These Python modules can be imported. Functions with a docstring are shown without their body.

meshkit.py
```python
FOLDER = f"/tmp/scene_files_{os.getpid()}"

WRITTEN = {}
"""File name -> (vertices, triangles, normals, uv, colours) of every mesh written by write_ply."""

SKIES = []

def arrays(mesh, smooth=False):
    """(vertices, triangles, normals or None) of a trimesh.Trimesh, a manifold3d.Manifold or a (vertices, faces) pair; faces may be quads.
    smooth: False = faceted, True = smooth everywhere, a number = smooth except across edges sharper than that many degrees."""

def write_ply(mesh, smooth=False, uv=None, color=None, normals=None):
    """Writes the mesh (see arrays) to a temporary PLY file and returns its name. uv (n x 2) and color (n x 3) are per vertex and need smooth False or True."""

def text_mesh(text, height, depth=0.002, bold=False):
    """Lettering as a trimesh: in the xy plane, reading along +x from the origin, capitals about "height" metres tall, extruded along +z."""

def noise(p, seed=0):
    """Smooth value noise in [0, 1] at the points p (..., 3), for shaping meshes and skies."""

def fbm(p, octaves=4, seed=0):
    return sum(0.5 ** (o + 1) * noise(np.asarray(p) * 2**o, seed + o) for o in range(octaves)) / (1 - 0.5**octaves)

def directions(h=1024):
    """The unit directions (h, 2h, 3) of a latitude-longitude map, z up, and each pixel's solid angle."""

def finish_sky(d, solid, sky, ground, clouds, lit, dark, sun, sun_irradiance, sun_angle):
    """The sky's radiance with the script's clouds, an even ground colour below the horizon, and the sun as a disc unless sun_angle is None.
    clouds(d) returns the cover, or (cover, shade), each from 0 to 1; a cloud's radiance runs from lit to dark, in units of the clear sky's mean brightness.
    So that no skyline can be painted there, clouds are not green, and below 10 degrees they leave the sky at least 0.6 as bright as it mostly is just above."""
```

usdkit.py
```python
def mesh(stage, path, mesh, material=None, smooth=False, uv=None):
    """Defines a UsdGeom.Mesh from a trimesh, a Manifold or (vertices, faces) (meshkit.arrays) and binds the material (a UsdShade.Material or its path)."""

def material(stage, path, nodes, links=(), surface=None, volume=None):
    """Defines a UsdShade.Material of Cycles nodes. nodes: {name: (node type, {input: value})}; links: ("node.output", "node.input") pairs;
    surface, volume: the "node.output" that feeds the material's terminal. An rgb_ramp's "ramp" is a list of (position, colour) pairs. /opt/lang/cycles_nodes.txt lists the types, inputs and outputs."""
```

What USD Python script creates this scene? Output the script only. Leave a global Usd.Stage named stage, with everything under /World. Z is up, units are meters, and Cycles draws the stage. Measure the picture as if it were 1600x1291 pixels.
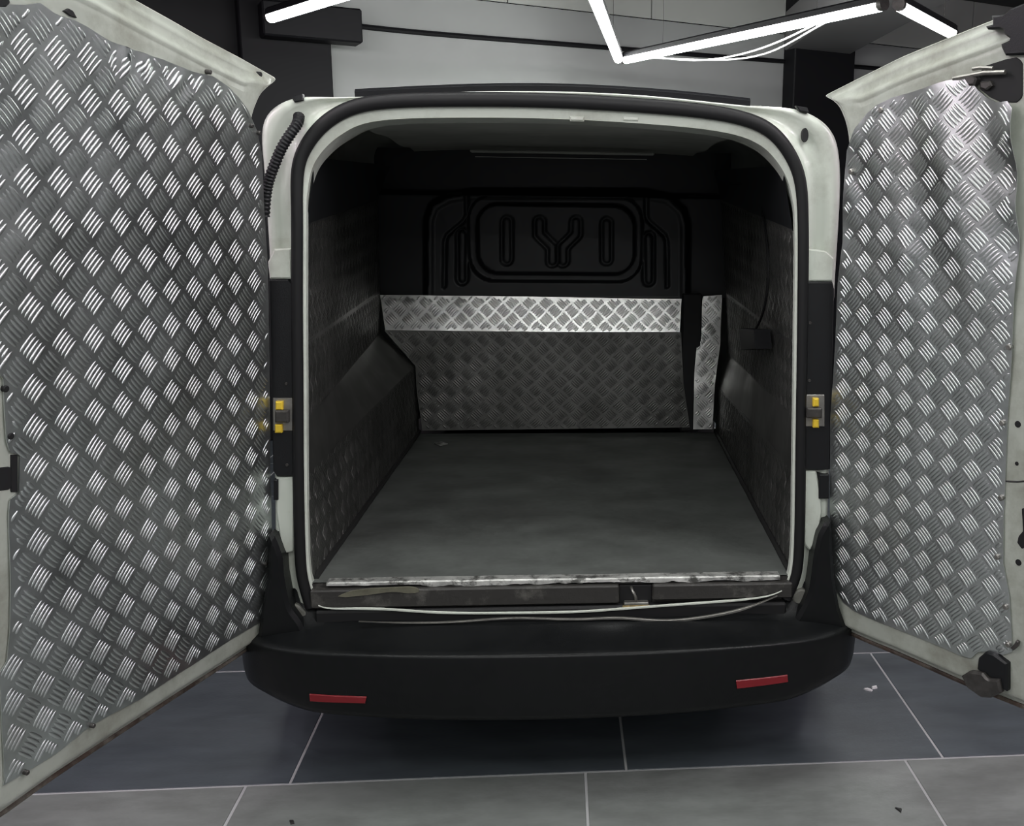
import math
import numpy as np
import trimesh
import manifold3d as m3
import shapely
from shapely.geometry import Polygon, Point, box as sbox
from scipy.interpolate import CubicSpline
import usdkit, meshkit
from pxr import Usd, UsdGeom, UsdLux, UsdShade, Gf, Sdf, Vt

stage = Usd.Stage.CreateInMemory()
UsdGeom.SetStageUpAxis(stage, UsdGeom.Tokens.z)
UsdGeom.SetStageMetersPerUnit(stage, 1.0)
UsdGeom.Xform.Define(stage, '/World')
UsdGeom.Scope.Define(stage, '/World/Looks')

# ------------------------------------------------------------------ camera, exposure, lamps
CX, CY, CZ, YAW, PIT, ROL, FPX, PPX, PPY = 0.05629, -2.54678, 1.56301, -0.07948, 0.20744, 0.01345, 1560.4, 1020.8, 645.5
EXPOSURE = 1.15
TUBE_POWER = 19.0
TUBE_COLOR = (0.98, 1.0, 0.97)
AMBIENT = 0.03
C = np.array([CX, CY, CZ])
_f = np.array([-math.sin(YAW) * math.cos(PIT), math.cos(YAW) * math.cos(PIT), -math.sin(PIT)])
_r = np.array([math.cos(YAW), math.sin(YAW), 0.0]); _u = np.cross(_r, _f)
RGT = _r * math.cos(ROL) + _u * math.sin(ROL); UPV = -_r * math.sin(ROL) + _u * math.cos(ROL); FWD = _f
cam = UsdGeom.Camera.Define(stage, '/World/Camera')
M4 = Gf.Matrix4d(*[float(x) for x in (*RGT, 0, *UPV, 0, *(-FWD), 0, *C, 1)])
cam.AddTransformOp().Set(M4)
HA = 36.0
cam.CreateHorizontalApertureAttr(HA); cam.CreateVerticalApertureAttr(HA * 1291 / 1600)
cam.CreateFocalLengthAttr(FPX / 1600 * HA)
cam.CreateHorizontalApertureOffsetAttr((800 - PPX) / 1600 * HA)
cam.CreateVerticalApertureOffsetAttr(0.0)
cam.CreateClippingRangeAttr(Gf.Vec2f(0.05, 60))
cam.CreateExposureAttr(EXPOSURE)
dome = UsdLux.DomeLight.Define(stage, '/World/garage_air_light')
dome.CreateIntensityAttr(AMBIENT); dome.CreateColorAttr(Gf.Vec3f(0.9, 0.95, 1.0))


def ray(u, v): return FWD + RGT * (u - PPX) / FPX - UPV * (v - PPY) / FPX
def onY(u, v, Y):
    d = ray(u, v); return C + d * (Y - CY) / d[1]
def onX(u, v, X):
    d = ray(u, v); return C + d * (X - CX) / d[0]
def onZ(u, v, Z):
    d = ray(u, v); return C + d * (Z - CZ) / d[2]
def onP(u, v, P, n):
    d = ray(u, v); return C + d * ((np.asarray(P, float) - C) @ n) / (d @ n)


# ------------------------------------------------------------------ materials
LK = '/World/Looks/'
def mat(name, color, rough=0.5, metal=0.0, var=0.0, scale=6.0, dirt=None, dirt_amt=0.5, dirt_scale=3.0, bump=0.0, bump_scale=60.0, rvar=0.0, coat=0.0, stretch=None, spec=None, dirt_edge=(0.45, 0.7)):
    n = {'geo': ('geometry', {}), 'p': ('principled_bsdf', {'roughness': rough, 'metallic': metal, 'base_color': color, 'coat_weight': coat})}
    if spec is not None: n['p'][1]['specular_ior_level'] = spec
    L = []
    src = 'geo.position'
    if stretch:
        n['map'] = ('mapping', {'mapping_type': 'point', 'scale': stretch}); L.append(('geo.position', 'map.vector')); src = 'map.vector'
    last = None
    if var > 0:
        lo = tuple(max(0, c * (1 - var)) for c in color); hi = tuple(min(1, c * (1 + var)) for c in color)
        n['nz'] = ('noise_texture', {'scale': scale, 'detail': 5.0, 'roughness': 0.6})
        n['rp'] = ('rgb_ramp', {'ramp': [(0.3, lo), (0.7, hi)]})
        L += [(src, 'nz.vector'), ('nz.fac', 'rp.fac')]; last = 'rp.color'
    if dirt is not None:
        n['dz'] = ('noise_texture', {'scale': dirt_scale, 'detail': 7.0, 'roughness': 0.68})
        n['dm'] = ('map_range', {'from_min': dirt_edge[0], 'from_max': dirt_edge[1], 'to_min': 0.0, 'to_max': dirt_amt, 'clamp': True})
        n['dx'] = ('mix', {'mix_type': 'mix', 'color1': color, 'color2': dirt})
        L += [(src, 'dz.vector'), ('dz.fac', 'dm.value'), ('dm.result', 'dx.fac')]
        if last: L.append((last, 'dx.color1'))
        last = 'dx.color'
    if last: L.append((last, 'p.base_color'))
    if rvar > 0:
        n['rz'] = ('noise_texture', {'scale': scale * 0.7, 'detail': 4.0})
        n['rm'] = ('map_range', {'from_min': 0.3, 'from_max': 0.7, 'to_min': max(0.02, rough - rvar), 'to_max': rough + rvar, 'clamp': True})
        L += [(src, 'rz.vector'), ('rz.fac', 'rm.value'), ('rm.result', 'p.roughness')]
    if bump > 0:
        n['bz'] = ('noise_texture', {'scale': bump_scale, 'detail': 4.0})
        n['b'] = ('bump', {'strength': 1.0, 'distance': bump})
        L += [(src, 'bz.vector'), ('bz.fac', 'b.height'), ('b.normal', 'p.normal')]
    return usdkit.material(stage, LK + name, n, L, surface='p.BSDF')


m_paint = mat('white_paint', (0.66, 0.70, 0.63), 0.28, coat=0.25, dirt=(0.30, 0.29, 0.24), dirt_amt=0.55, dirt_scale=5.0, dirt_edge=(0.5, 0.75))
m_door_paint = mat('door_paint', (0.43, 0.455, 0.405), 0.38, coat=0.1, var=0.08, dirt=(0.17, 0.165, 0.125), dirt_amt=0.75, dirt_scale=4.5, dirt_edge=(0.46, 0.70))
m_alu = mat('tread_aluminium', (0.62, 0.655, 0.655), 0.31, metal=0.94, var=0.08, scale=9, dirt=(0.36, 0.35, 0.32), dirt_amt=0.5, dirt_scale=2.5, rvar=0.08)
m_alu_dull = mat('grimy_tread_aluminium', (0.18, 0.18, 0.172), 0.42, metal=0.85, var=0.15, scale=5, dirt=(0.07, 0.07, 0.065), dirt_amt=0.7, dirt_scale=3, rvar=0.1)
m_alu_new = mat('clean_tread_aluminium', (0.50, 0.50, 0.49), 0.30, metal=1.0, var=0.08, scale=12)
m_rubber = mat('black_rubber', (0.010, 0.010, 0.011), 0.5, spec=0.3)
m_black = mat('black_plastic', (0.008, 0.0085, 0.010), 0.45, spec=0.35, bump=0.0003, bump_scale=300)
m_bumper = mat('bumper_plastic', (0.0065, 0.0072, 0.0078), 0.34, spec=0.25, rvar=0.08, scale=8, bump=0.0003, bump_scale=250)
m_bulk = mat('bulkhead_black', (0.016, 0.0175, 0.0195), 0.42, spec=0.4, var=0.2, scale=7)
m_dark = mat('dark_cavity', (0.006, 0.006, 0.007), 0.7)
m_red = mat('reflector_red', (0.22, 0.010, 0.016), 0.3)
m_yellow = mat('stop_yellow', (0.80, 0.55, 0.04), 0.45)
m_steel = mat('dull_steel', (0.32, 0.31, 0.29), 0.42, metal=0.9, var=0.2, scale=30)
m_dsteel = mat('dark_steel', (0.08, 0.075, 0.072), 0.45, metal=0.6, var=0.3, scale=40)
m_rust = mat('rusty_hem', (0.055, 0.036, 0.027), 0.7, var=0.5, scale=20, dirt=(0.30, 0.29, 0.25), dirt_amt=0.7, dirt_scale=9)
m_floor_wood = mat('worn_floor_board', (0.125, 0.134, 0.127), 0.5, var=0.25, scale=5, dirt=(0.055, 0.055, 0.052), dirt_amt=0.75, dirt_scale=2.2, bump=0.0012, bump_scale=30, stretch=(1.0, 1.3, 1.0), rvar=0.1)
m_edge = mat('worn_edge_strip', (0.55, 0.55, 0.53), 0.45, metal=0.5, var=0.3, scale=25, dirt=(0.05, 0.05, 0.045), dirt_amt=0.9, dirt_scale=22, dirt_edge=(0.5, 0.62))
m_sill = mat('scuffed_sill', (0.032, 0.03, 0.028), 0.55, dirt=(0.16, 0.155, 0.14), dirt_amt=0.7, dirt_scale=14, dirt_edge=(0.55, 0.75), bump=0.001, bump_scale=60)
m_beige = mat('torn_tape', (0.13, 0.125, 0.09), 0.6, var=0.3, scale=20)
m_head = mat('grey_headliner', (0.36, 0.37, 0.34), 0.6, var=0.15, scale=5)
m_tile_d = mat('dark_slate_tile', (0.075, 0.089, 0.100), 0.36, var=0.22, scale=3, rvar=0.08, stretch=(1.0, 3.0, 1.0), bump=0.0004, bump_scale=90)
m_tile_d2 = mat('dark_slate_tile_b', (0.066, 0.078, 0.088), 0.38, var=0.22, scale=3.4, rvar=0.08, stretch=(1.0, 3.0, 1.0), bump=0.0004, bump_scale=90)
m_tile_l = mat('grey_slate_tile', (0.20, 0.215, 0.205), 0.42, var=0.18, scale=3, dirt=(0.10, 0.105, 0.10), dirt_amt=0.6, dirt_scale=2.4, stretch=(1.0, 2.5, 1.0), bump=0.0004, bump_scale=90)
m_grout = mat('grout', (0.42, 0.43, 0.43), 0.8)
m_wall = mat('wall_panel_grey', (0.37, 0.38, 0.38), 0.6, var=0.04, scale=2)
m_wall_up = mat('wall_panel_pale', (0.50, 0.51, 0.49), 0.55, var=0.04, scale=2)
m_wallblack = mat('black_wall', (0.010, 0.010, 0.012), 0.6, spec=0.3)
m_ceil = mat('black_ceiling', (0.03, 0.03, 0.032), 0.7)
m_pillar = mat('pillar_charcoal', (0.007, 0.007, 0.009), 0.6, spec=0.25)
m_beam = mat('beam_grey', (0.17, 0.165, 0.17), 0.55)
m_wallgrey = mat('garage_wall', (0.45, 0.45, 0.46), 0.6)
m_foot = mat('worn_grey_foot', (0.17, 0.17, 0.15), 0.55, var=.3, scale=40)
m_tyre = mat('tyre_rubber', (0.015, 0.015, 0.015), 0.75)
m_paper = mat('paper_white', (0.8, 0.8, 0.8), 0.6)
m_chip = mat('dark_chip', (0.02, 0.02, 0.02), 0.6)
m_wire = mat('white_wire', (0.75, 0.74, 0.75), 0.4)
TUBE_PINK = (1.0, 0.85, 0.955)
m_led_pink = usdkit.material(stage, LK + 'led_diffuser_rosy', {'e': ('emission', {'color': TUBE_PINK, 'strength': TUBE_POWER * 1.05})}, [], surface='e.emission')
m_led = usdkit.material(stage, LK + 'led_diffuser', {'e': ('emission', {'color': TUBE_COLOR, 'strength': TUBE_POWER})}, [], surface='e.emission')

# ------------------------------------------------------------------ helpers
used = {}
def pname(parent, name):
    k = (parent, name); i = used.get(k, 0); used[k] = i + 1
    return f'{parent}/{name}' + (f'_{i:03d}' if i else '')
def tag(prim, label=None, cat=None, group=None, kind=None):
    for k, v in (('label', label), ('category', cat), ('group', group), ('kind', kind)):
        if v: prim.SetCustomDataByKey(k, v)
    return prim
def thing(name, label=None, cat=None, group=None, kind=None, loc=None):
    x = UsdGeom.Xform.Define(stage, pname('/World', name))
    if loc is not None: x.AddTranslateOp().Set(Gf.Vec3d(*map(float, loc)))
    return tag(x.GetPrim(), label, cat, group, kind)
def obj(name, mesh, material, parent=None, smooth=35, **kw):
    par = str(parent.GetPath()) if parent is not None else '/World'
    p = usdkit.mesh(stage, pname(par, name), mesh, material, smooth=smooth).GetPrim()
    return tag(p, **kw)
cat_ = trimesh.util.concatenate
def box(x0, x1, y0, y1, z0, z1, bev=0.0):
    if bev <= 0:
        b = trimesh.creation.box((x1 - x0, y1 - y0, z1 - z0)); b.apply_translation(((x0 + x1) / 2, (y0 + y1) / 2, (z0 + z1) / 2)); return b
    pts = []
    for X, sx in ((x0, 1), (x1, -1)):
        for Y, sy in ((y0, 1), (y1, -1)):
            for Z, sz in ((z0, 1), (z1, -1)):
                pts += [(X + sx * bev, Y + sy * bev, Z), (X + sx * bev, Y, Z + sz * bev), (X, Y + sy * bev, Z + sz * bev)]
    return hull(pts)
def hull(pts):
    h = trimesh.convex.convex_hull(np.array(pts, float)); return trimesh.Trimesh(h.vertices, h.faces, process=True)
def spline(pts, n, closed=False):
    p = np.array(pts, float)
    d = np.r_[0, np.cumsum(np.maximum(np.linalg.norm(np.diff(p, axis=0), axis=1), 1e-9) ** 0.5)]
    cs = CubicSpline(d, p, bc_type='natural'); return cs(np.linspace(0, d[-1], n))
def poly_resample(p, n, closed=True):
    p = np.array(p, float)
    if closed: p = np.vstack([p, p[:1]])
    d = np.r_[0, np.cumsum(np.linalg.norm(np.diff(p, axis=0), axis=1))]
    t = np.linspace(0, d[-1], n, endpoint=not closed)
    return np.stack([np.interp(t, d, p[:, k]) for k in range(p.shape[1])], 1)
def gridmesh(P, close_v=False, flip=False):
    P = np.asarray(P, float); a, b = P.shape[:2]
    idx = np.arange(a * b).reshape(a, b); F = []
    i0 = idx[:-1]; i1 = idx[1:]
    if close_v: j = np.r_[np.arange(b), 0]
    else: j = np.arange(b)
    A, B, D, E_ = i0[:, j[:-1]], i0[:, j[1:]], i1[:, j[1:]], i1[:, j[:-1]]
    f = np.concatenate([np.stack([A, B, D], -1).reshape(-1, 3), np.stack([A, D, E_], -1).reshape(-1, 3)])
    if flip: f = f[:, ::-1]
    return trimesh.Trimesh(P.reshape(-1, 3), f, process=False)
def tube(path, r, seg=10, closed=False, caps=True, squash=None):
    p = np.array(path, float); n = len(p); r = np.broadcast_to(np.asarray(r, float), (n,))
    t = np.gradient(p, axis=0) if not closed else np.roll(p, -1, 0) - np.roll(p, 1, 0)
    t /= np.linalg.norm(t, axis=1, keepdims=True) + 1e-12
    ref = np.array([0, 0, 1.0]) if abs(t[0, 2]) < 0.9 else np.array([0, 1.0, 0]); a = np.cross(t[0], ref); a /= np.linalg.norm(a)
    R = []
    for i in range(n):
        a = a - t[i] * (a @ t[i]); a /= np.linalg.norm(a); b = np.cross(t[i], a)
        th = np.linspace(0, 2 * np.pi, seg, endpoint=False)
        R.append(p[i] + r[i] * (np.cos(th)[:, None] * a + np.sin(th)[:, None] * b))
    R = np.array(R)
    if closed: R = np.concatenate([R, R[:1]])
    m = gridmesh(R, close_v=True)
    if caps and not closed:
        v = np.vstack([m.vertices, p[0], p[-1]]); k = len(m.vertices); f = m.faces.tolist()
        for j in range(seg):
            f.append([k, (j + 1) % seg, j]); o = (n - 1) * seg; f.append([k + 1, o + j, o + (j + 1) % seg])
        m = trimesh.Trimesh(v, f, process=False)
    return m
class Frame:
    """local (s, t, w) to world"""
    def __init__(s, o, d, u, n): s.o, s.d, s.u, s.n = (np.array(x, float) for x in (o, d, u, n))
    def __call__(s, a): a = np.atleast_2d(a); return s.o + a[:, :1] * s.d + a[:, 1:2] * s.u + (a[:, 2:3] * s.n if a.shape[1] > 2 else 0)
    def px(s, u, v):
        p = onP(u, v, s.o, s.n) - s.o; return (p @ s.d, p @ s.u)
def fix(m):
    m = trimesh.Trimesh(m.vertices, m.faces, process=True); trimesh.repair.fix_normals(m); return m
def prism(poly, frame, w0, w1, bev=0.0):
    """extrude a 2-D outline between the local depths w0 and w1; the w0 side is chamfered by bev"""
    poly = poly if isinstance(poly, Polygon) else Polygon(poly)
    poly = poly.buffer(0)
    if poly.geom_type != 'Polygon': poly = max(poly.geoms, key=lambda g: g.area)
    poly = shapely.geometry.polygon.orient(poly)
    ms = []
    if bev > 0:
        inner = poly.buffer(-bev, join_style=1)
        if not inner.is_empty and inner.geom_type == 'Polygon' and len(poly.interiors) == 0:
            n = max(24, len(poly.exterior.coords))
            o = poly_resample(np.array(poly.exterior.coords)[:-1], n * 2)
            q = o.copy(); c = [inner.exterior.interpolate(inner.exterior.project(Point(*a))).coords[0] for a in o]; q = np.array(c)
            s = 1 if w1 > w0 else -1
            rings = [np.c_[q, np.full(len(q), w0)], np.c_[o, np.full(len(o), w0 + s * bev)], np.c_[o, np.full(len(o), w1)]]
            g = gridmesh(np.array([frame(r) for r in rings]), close_v=True)
            v0, f0 = trimesh.creation.triangulate_polygon(Polygon(q).buffer(0), engine='earcut'); v1, f1 = trimesh.creation.triangulate_polygon(Polygon(o).buffer(0), engine='earcut')
            ms = [g, trimesh.Trimesh(frame(np.c_[v0, np.full(len(v0), w0)]), f0, process=False), trimesh.Trimesh(frame(np.c_[v1, np.full(len(v1), w1)]), f1[:, ::-1], process=False)]
            return fix(cat_(ms))
    m = trimesh.creation.extrude_polygon(poly, abs(w1 - w0), engine='earcut')
    v = np.array(m.vertices); v[:, 2] += min(w0, w1)
    return fix(trimesh.Trimesh(frame(v), m.faces, process=False))
def fnoise(s, t, sc, seed): return meshkit.fbm(np.stack([np.asarray(s) * sc, np.asarray(t) * sc, np.zeros_like(np.asarray(s, float)) + 0.37 * seed], -1), 3, seed) - 0.5
# tread-plate bars: unit almond
def _bar():
    L, W, H = 0.0228, 0.0042, 0.0020
    st = np.linspace(-1, 1, 8); P = []
    for x in st:
        w = W * math.sqrt(max(0, 1 - abs(x) ** 2.2)); h = H * (1 - abs(x) ** 3) ** 0.6 if abs(x) < 1 else 0
        P.append([(x * L, w * math.cos(a), -0.0002 + h * math.sin(a)) for a in np.linspace(0, np.pi, 6)])
    return gridmesh(P)
BAR = _bar()
def tread(poly, mapf, cell=0.072, phase=(0, 0), step=0.03, thick=0.0022, hole=None, seed=1, bend=0.0):
    """a sheet of five-bar tread plate cut to the outline: sheet, cut edges and the raised bars, one embossed sheet. mapf takes (s, t, h)"""
    poly = Polygon(poly).buffer(0) if not isinstance(poly, Polygon) else poly
    x0, y0, x1, y1 = poly.bounds; V, F, k = [], [], 0
    shapely.prepare(poly)
    for gx in np.arange(math.floor(x0 / step), math.ceil(x1 / step)):
        for gy in np.arange(math.floor(y0 / step), math.ceil(y1 / step)):
            c = sbox(gx * step, gy * step, (gx + 1) * step, (gy + 1) * step)
            if poly.contains(c):
                v = np.array(c.exterior.coords)[:4]; f = np.array([[0, 1, 2], [0, 2, 3]])
                V.append(v); F.append(f + k); k += 4
            else:
                q = poly.intersection(c)
                for g in getattr(q, 'geoms', [q]):
                    if g.geom_type == 'Polygon' and g.area > 1e-8:
                        v, f = trimesh.creation.triangulate_polygon(g, engine='earcut'); V.append(v); F.append(f + k); k += len(v)
    v = np.vstack(V); sheet = trimesh.Trimesh(np.c_[v, np.zeros(len(v))], np.vstack(F), process=True)
    sv = np.array(sheet.vertices); ms = [(sv[:, :2], sv[:, 2], np.array(sheet.faces))]
    for rg in [poly.exterior, *poly.interiors]:
        e = poly_resample(np.array(rg.coords)[:-1], max(30, int(rg.length / 0.01))); n = len(e)
        f = [[i, (i + 1) % n, n + (i + 1) % n] for i in range(n)] + [[i, n + (i + 1) % n, n + i] for i in range(n)]
        ms.append((np.vstack([e, e]), np.r_[np.zeros(n), -np.full(n, thick)], np.array(f)))
    e = poly.buffer(-0.002)
    bx, bf = np.array(BAR.vertices), np.array(BAR.faces)
    bs, bh, bF, k = [], [], [], 0
    shapely.prepare(e)
    I, J = np.meshgrid(np.arange(int(x0 / cell) - 2, int(x1 / cell) + 3), np.arange(int(y0 / cell) - 2, int(y1 / cell) + 3), indexing='ij')
    for o, ang in ((0, math.pi / 4), (0.5, -math.pi / 4)):
        ca, sa = math.cos(ang), math.sin(ang)
        for q in range(-2, 3):
            px = ((I + o) * cell + phase[0] - sa * q * cell * 0.128).ravel(); py = ((J + o) * cell + phase[1] + ca * q * cell * 0.128).ravel()
            inside = lambda r: shapely.contains_xy(e, px + r * ca, py + r * sa)
            a1, a2, b1, b2, cc = inside(.021), inside(-.021), inside(.009), inside(-.009), inside(0)
            for ok, sc, sh in ((cc & a1 & a2, 1, 0), (cc & a1 & ~a2, .52, .0105), (cc & a2 & ~a1, .52, -.0105), (cc & ~a1 & ~a2 & b1 & b2, .42, 0)):
                lx_ = bx[:, 0] * sc + sh; rx, ry = ca * lx_ - sa * bx[:, 1], sa * lx_ + ca * bx[:, 1]
                for X, Y in zip(px[ok], py[ok]):
                    bs.append(np.c_[X + rx, Y + ry]); bh.append(bx[:, 2]); bF.append(bf + k); k += len(bx)
    if bs: ms.append((np.vstack(bs), np.concatenate(bh), np.vstack(bF)))
    return [(trimesh.Trimesh(mapf(p, h), f, process=False)) for p, h, f in ms]
def tread_mesh(*a, **k):
    parts = tread(*a, **k); out = []
    V, N, F, n0 = [], [], [], 0
    return cat_(parts)
def bilinear(P00, P10, P01, P11, lx, ly, side=1.0, warp=0.003, seed=3):
    P00, P10, P01, P11 = (np.array(p, float) for p in (P00, P10, P01, P11))
    n = np.cross(P10 - P00, P01 - P00); n /= np.linalg.norm(n); n *= side
    def f(p, h):
        s, t = (p[:, 0] / lx)[:, None], (p[:, 1] / ly)[:, None]
        w = warp * fnoise(p[:, 0], p[:, 1], 6, seed) * 2
        return P00 * (1 - s) * (1 - t) + P10 * s * (1 - t) + P01 * (1 - s) * t + P11 * s * t + (h + w)[:, None] * n
    return f

# ================================================================== the garage: floor, walls, ceiling
TH, U0, TW, V0, TD = 0.016, -0.724, 0.92, -0.013, 0.693
cT, sT = math.cos(TH), math.sin(TH)
def tg(u, v, z): return np.array([u * cT - v * sT, u * sT + v * cT, z])
X0, X1, Y0, Y1, ZC = -4.2, 4.6, -6.0, 8.0, 3.35
floor = thing('floor', 'slate tiled garage floor with a grey row in front of dark rows', None, kind='structure')
obj('grout', box(X0, X1, Y0, Y1, -0.06, -0.0015), m_grout, floor, smooth=False)
for r in range(-9, 12):
    light = r < 0
    off = -0.115 if light and r % 2 else (0.0 if not light else -0.115)
    if r > 0: off = 0.0 if r % 2 == 0 else -0.115
    for c in range(-5, 6):
        a, b = U0 + c * TW + off + 0.003, U0 + (c + 1) * TW + off - 0.003
        v0, v1 = V0 + r * TD + 0.003, V0 + (r + 1) * TD - 0.003
        q = [tg(a, v0, 0), tg(b, v0, 0), tg(b, v1, 0), tg(a, v1, 0)]
        ctr = np.mean(q, 0)
        if not (X0 + .1 < ctr[0] < X1 - .1 and Y0 < ctr[1] < Y1): continue
        e = 0.002
        q2 = [tg(a + e, v0 + e, 0), tg(b - e, v0 + e, 0), tg(b - e, v1 - e, 0), tg(a + e, v1 - e, 0)]
        pts = q2 + [p - [0, 0, e] for p in q] + [p - [0, 0, .02] for p in q]
        obj('tile', hull(pts), m_tile_l if light else (m_tile_d if (c + r) % 3 else m_tile_d2), floor, smooth=False)
WA = math.radians(24); WO = np.array([.35, 5.2, 0]); WE = np.array([math.cos(WA), math.sin(WA), 0]); WN = np.array([math.sin(WA), -math.cos(WA), 0])
WF = Frame(WO, WE, [0, 0, 1], WN)   # w towards the camera
wall = thing('wall_back', 'grey panelled garage wall behind the van', None, kind='structure')
def wbox(s0, s1, z0, z1, w0, w1, bev=0.0):
    b = box(s0, s1, z0, z1, w0, w1, bev); return trimesh.Trimesh(WF(np.array(b.vertices)), b.faces, process=False)
def wsz(u, v): return WF.px(u, v)
obj('backing', wbox(-5.6, 6.0, 0, ZC, -.14, -.012), m_wallblack, wall, smooth=False)
sl = wsz(512, 140)[0]
zs = wsz(1018, 30)[1]
ups = [sl, wsz(571, 15)[0], wsz(793, 10)[0], wsz(1018, 30)[0], wsz(1270, 30)[0], wsz(1520, 30)[0], 5.9]
for a, b in zip(ups[:-1], ups[1:]):
    if b - a > .02: obj('panel', fix(wbox(a + .004, b - .004, zs + .004, ZC, -.012, .004, .003)), m_wall_up, wall, smooth=False)
for a, b in zip([sl, 1.75], [1.75, 5.9]):
    obj('panel', fix(wbox(a + .002, b - .002, 0, zs - .002, -.012, 0, .002)), m_wall, wall, smooth=False)
obj('panel', fix(wbox(-5.5, sl - .002, 0, ZC, -.012, 0, .002)), m_wallblack, wall, smooth=False)
obj('wall_left', box(X0 - .1, X0, Y0, Y1, 0, ZC), m_wallgrey, smooth=False, kind='structure', label='grey side wall of the garage on the left')
obj('wall_right', box(X1, X1 + .1, Y0, Y1, 0, ZC), m_wallgrey, smooth=False, kind='structure', label='grey side wall of the garage on the right')
obj('wall_front', box(X0, X1, Y0 - .1, Y0, 0, ZC), m_wallgrey, smooth=False, kind='structure', label='grey garage wall behind the camera')
obj('ceiling', box(X0, X1, Y0, Y1, ZC, ZC + .1), m_ceil, smooth=False, kind='structure', label='black garage ceiling')
# pillars on the back wall, with the beam and the bracket box
s0, s1 = wsz(1222, 140)[0], wsz(1317, 100)[0]
obj('pillar', fix(wbox(s0, s1, 0, ZC, .0, .16, .008)), m_pillar, smooth=False, kind='structure', label='charcoal pillar on the wall above the right rear door')
s2, s3 = wsz(440, 120)[0], wsz(512, 120)[0]
obj('pillar', fix(wbox(s2 - .25, s3, 0, ZC, .005, .16, .008)), m_pillar, smooth=False, kind='structure', label='charcoal pillar on the wall above the left rear door')
pc = onP(1222, 75, WO, WN); pd = onP(1318, 75, WO, WN); zb = pc[2] - .02
by = pd[1] + .05
obj('ceiling_beam', fix(box(pc[0] + .02, pd[0] + .02, Y0, by + .1, zb, zb + .3, .008)), m_beam, smooth=False, kind='structure', label='grey ceiling beam running from the right pillar')
b0, b1 = wsz(400, 66), wsz(547, 32)
obj('pillar_capital', fix(wbox(b0[0], b1[0], b0[1] - .0, b1[1] + .02, .16, .34, .01)), m_pillar, smooth=False, kind='structure', label='dark box beam across the top of the left pillar')
br = [WF.px(534, 14), WF.px(541, 14), WF.px(543, 34), WF.px(533, 34)]
obj('wall_bracket', prism([tuple(x) for x in br], WF, .03, .002, .003), m_wire, label='small white bracket standing on the dark box beam', cat='bracket')
ra = [WF.px(u, v) for u, v in ((520, 37), (640, 50), (860, 68), (1100, 87), (1340, 105), (1420, 111), (1600, 124))]
ra = spline([(*a, .012) for a in ra], 40)
obj('wall_conduit', tube(WF(ra + [0, 0, 0.006 + .0]), .017, 8), m_pillar, label='thin black conduit running across the grey back wall', cat='conduit')

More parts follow.
